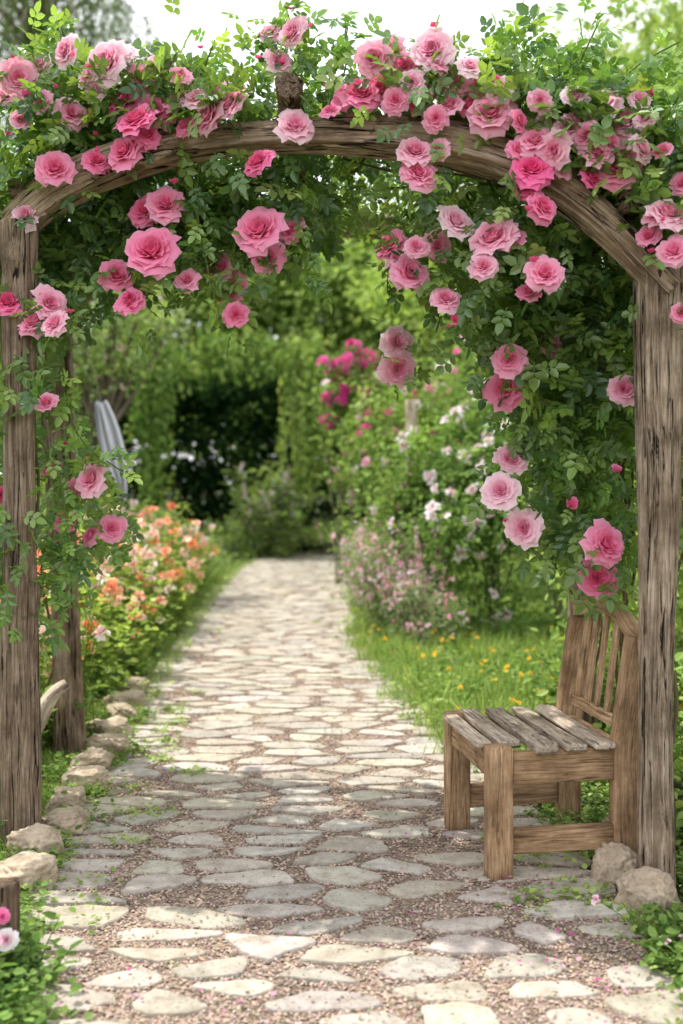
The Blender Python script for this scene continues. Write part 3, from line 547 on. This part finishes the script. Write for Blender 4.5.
stemplants('leafy_border_plant',bs,11,.12,.08,.042,11,MID,.016,PK,.04)
bs=[(.90+rng.random()*.35,y) for y in rng.uniform(2.6,3.25,22)]
stemplants('leafy_border_plant',bs,10,.09,.07,.035,10,MID+LIME[2:],.014,PK,.04)
# ---------------------------------------------------------------- grass and ground cover
g=Geo()
def grass(xy,h,cols):
    m=len(xy); cols=np.array(cols); pos=np.column_stack([xy,np.full(m,-.004)]); t=np.array([0,0,1.])+rng.normal(size=(m,3))*np.array([.38,.38,.1]); n=rdir(m)*np.array([1,1,.2])
    g.scatter(BLADE,frames(t,n),pos,h*rng.uniform(.5,1.4,m),cols[rng.integers(0,len(cols),m)]*rng.uniform(.75,1.3,(m,1)),mi=0)
def edge(m,y0,y1,side,w,p=1.4,off=.0):
    y=rng.uniform(y0,y1,m); o=rng.random(m)**p*w+off+.03*np.sin(y*9); x=np.where(np.full(m,side<0),pl(y)-o,pr(y)+o); return np.column_stack([x,y])
GC2=[(.26,.39,.10),(.33,.45,.14),(.19,.31,.08),(.38,.44,.18)]
grass(edge(40000,4.9,12,1,1.9,1.0,.02),.085,GC2)
tc_=edge(220,5.2,11,1,1.9,1.,.1); grass(np.repeat(tc_,55,0)+rng.normal(size=(220*55,2))*.045,.16,GC2)
tc_=edge(60,5.0,10,1,.12,1.,-.06); grass(np.repeat(tc_,30,0)+rng.normal(size=(60*30,2))*.04,.08,GC2)
grass(edge(14000,12,19,1,3,1),.10,GC2); grass(edge(9000,5.5,18,-1,.35,1.3,.0),.06,GC2)
grass(edge(7000,2.4,3.4,1,.6,1.0,.08),.045,GC2); grass(edge(5000,2.2,3.3,-1,.7,1.0,.0),.05,GC2[:3]); grass(edge(6000,3.4,5.6,-1,.6,1.0,.1),.05,GC2)
g.build('grass',[M_GRASS])
g=Geo()
def cover(xy,size,h,cols):
    m=len(xy); cols=np.array(cols); pos=np.column_stack([xy,rng.random(m)**1.5*h+.004]); az=rng.uniform(0,6.28,m); tip=np.stack([np.cos(az),np.sin(az),rng.uniform(-.2,.7,m)],1)
    g.scatter(WLEAF,frames(tip,np.array([0,0,1.])+rng.normal(size=(m,3))*.35),pos,size*rng.uniform(.5,1.4,m),cols[rng.integers(0,len(cols),m)]*rng.uniform(.7,1.3,(m,1)),mi=0)
def clumps(n,per,y0,y1,side,w,off,sig,p=1.0):
    c=edge(n,y0,y1,side,w,p,off); return np.repeat(c,per,0)+rng.normal(size=(n*per,2))*sig
cover(clumps(60,75,2.3,3.3,-1,.55,.02,.05),.026,.08,MID); cover(clumps(70,60,3.3,6.5,-1,.22,.0,.05),.024,.05,MID+LIME)
cover(clumps(80,60,3.0,5.0,1,.55,.08,.05),.024,.06,MID+LIME); cover(clumps(50,60,2.4,3.1,1,.5,.06,.05),.022,.05,MID+LIME)
cover(clumps(110,60,5.0,9.0,1,1.6,.0,.08),.03,.10,LIME+MID); cover(clumps(70,50,3.4,9,-1,1.2,.25,.1),.035,.10,MID)
cover(clumps(160,60,6,19,1,3.5,.1,.15),.05,.12,MID+LIME); cover(clumps(120,60,6,19,-1,3,.2,.15),.05,.15,MID+LIME)
cover(clumps(26,25,3.3,7,-1,.1,-.22,.03),.018,.02,LIME)
cc=np.array([(-.66,5.0),(-.75,4.4),(-.88,5.6),(.62,4.05),(.72,3.55),(.80,3.5),(.68,3.9),(.85,3.95),(.6,3.45)]); cover(np.repeat(cc,60,0)+rng.normal(size=(540,2))*.05,.022,.03,LIME)
g.build('ground_cover',[M_FAR])
g=Geo(); xy=edge(75,5.4,9,1,1.5,1,.12); pos=np.column_stack([xy,rng.uniform(.10,.18,75)]); g.scatter(BLOS[1],axisframe(np.array([0,-.3,1.])+rng.normal(size=(75,3))*.3),pos,.018,np.array([.95,.66,.05]),mi=0); g.build('buttercup_flowers',[M_PETAL])
# ---------------------------------------------------------------- small objects
part('wooden_stump_post',M_POST,None,[(-.895,2.93,-.05),(-.90,2.93,.27)],.075,.075,up=UP,n=28,sq=3,rough=.005,m=24,seed=90,col=(.5,.45,.42))
part('wooden_garden_post',M_SLAT,None,[(.66,10.4,-.05),(.66,10.4,1.8),(.655,10.4,2.10)],.12,.12,up=UP,n=20,sq=3,rough=.005,m=30,seed=91,taper=[1,1,1,.7])
part('driftwood_branch',M_SLAT,None,[(-1.62,5.0,.02),(-1.45,4.95,.10),(-1.36,4.93,.27),(-1.30,4.95,.38),(-1.24,4.97,.42)],.07,.05,up=UP,n=18,sq=2.2,rough=.004,m=30,seed=92,curve=True,taper=[1,1.2,1,.5])
G=Geo(); nu,nv=24,30; V=[]
for a in range(nu+1):
    for b in range(nv+1):
        s=a/nu; v=b/nv; w=.06+.15*math.sin(math.pi*min(1,s*.9+.1)); V.append((-2.10+.20*s+w*(v-.5),9.6+.05*math.sin(v*19)+.03*math.sin(v*7+s*4),2.02-.85*s+.02*math.sin(v*9)))
Q=[]
for a in range(nu):
    for b in range(nv): q=a*(nv+1)+b; Q+=[q,q+1,q+nv+2,q+nv+1]
G.raw(np.array(V),np.array(Q),np.full(len(Q)//4,4),np.broadcast_to(np.array([.55,.56,.60]),(len(V),3)),0,None,True)
timber(G,[(-2.10,9.62,2.0),(-2.2,9.8,2.3),(-2.4,10.4,2.6),(-2.8,11.9,2.9)],.007,.007,up=(1,0,0),n=6,sq=2,m=8,endb=0,col=(.12,.13,.08)); G.build('hanging_cloth_hammock',[M_CHIP])
fl=empty('pink_garden_flower'); G=Geo(); G.scatter(ROSES[1],axisframe(np.array([[.1,-1,.5]])),np.array([[-.875,2.87,.14]]),.026,np.array([.92,.84,.84]),smooth=True); G.scatter(ROSES[2],axisframe(np.array([[.1,-1,.3]])),np.array([[-.885,2.87,.20]]),.018,np.array([.85,.25,.48]),smooth=True); G.build('bloom',[M_PETAL],fl)
G=Geo(); timber(G,[(-.88,2.9,0),(-.875,2.895,.13),(-.885,2.89,.19)],.005,.005,up=(1,0,0),n=6,sq=2,m=8,endb=0,col=(.08,.13,.04)); G.build('stem',[M_STEM],fl)
# ---------------------------------------------------------------- light, sky, camera
sv=nrm(np.array([-.34,.23,1.])); el=math.asin(sv[2]); rot=math.atan2(sv[0],sv[1])
L=bpy.data.lights.new('sun','SUN'); L.energy=5.0; L.angle=math.radians(.6); L.color=(1,.95,.86); lo=bpy.data.objects.new('sun',L); scene.collection.objects.link(lo)
lo.rotation_euler=Vector(sv).to_track_quat('Z','Y').to_euler()
W=bpy.data.worlds.new('World'); scene.world=W; W.use_nodes=True; nt=W.node_tree; nt.nodes.clear()
sk=nt.nodes.new('ShaderNodeTexSky'); sk.sky_type='NISHITA'; sk.sun_disc=False; sk.sun_elevation=el; sk.sun_rotation=rot; sk.dust_density=2.0; sk.air_density=1.0
tc=nt.nodes.new('ShaderNodeTexCoord'); nn=noise(nt,tc.outputs['Generated'],2.2,3,.6); fac=ramp(nt,nn,[(.35,(.6,.6,.6)),(.65,(.95,.95,.95))])
cl=mixc(nt,sk.outputs[0],(12.9,12.9,13.1),fac)
bg=nt.nodes.new('ShaderNodeBackground'); bg.inputs[1].default_value=.15; nt.links.new(cl,bg.inputs[0]); wo=nt.nodes.new('ShaderNodeOutputWorld'); nt.links.new(bg.outputs[0],wo.inputs[0])
cam=bpy.data.cameras.new('camera'); co=bpy.data.objects.new('camera',cam); scene.collection.objects.link(co); co.location=(0,0,HC); co.rotation_euler=(math.pi/2,0,0)
cam.sensor_width=36; cam.lens=36*1100/1024; cam.shift_y=-32/1024; cam.clip_end=1000; cam.clip_start=.05
cam.dof.use_dof=True; cam.dof.focus_distance=3.9; cam.dof.aperture_fstop=1.7
scene.camera=co
scene.view_settings.view_transform='Standard'; scene.view_settings.look='None'; scene.view_settings.exposure=0
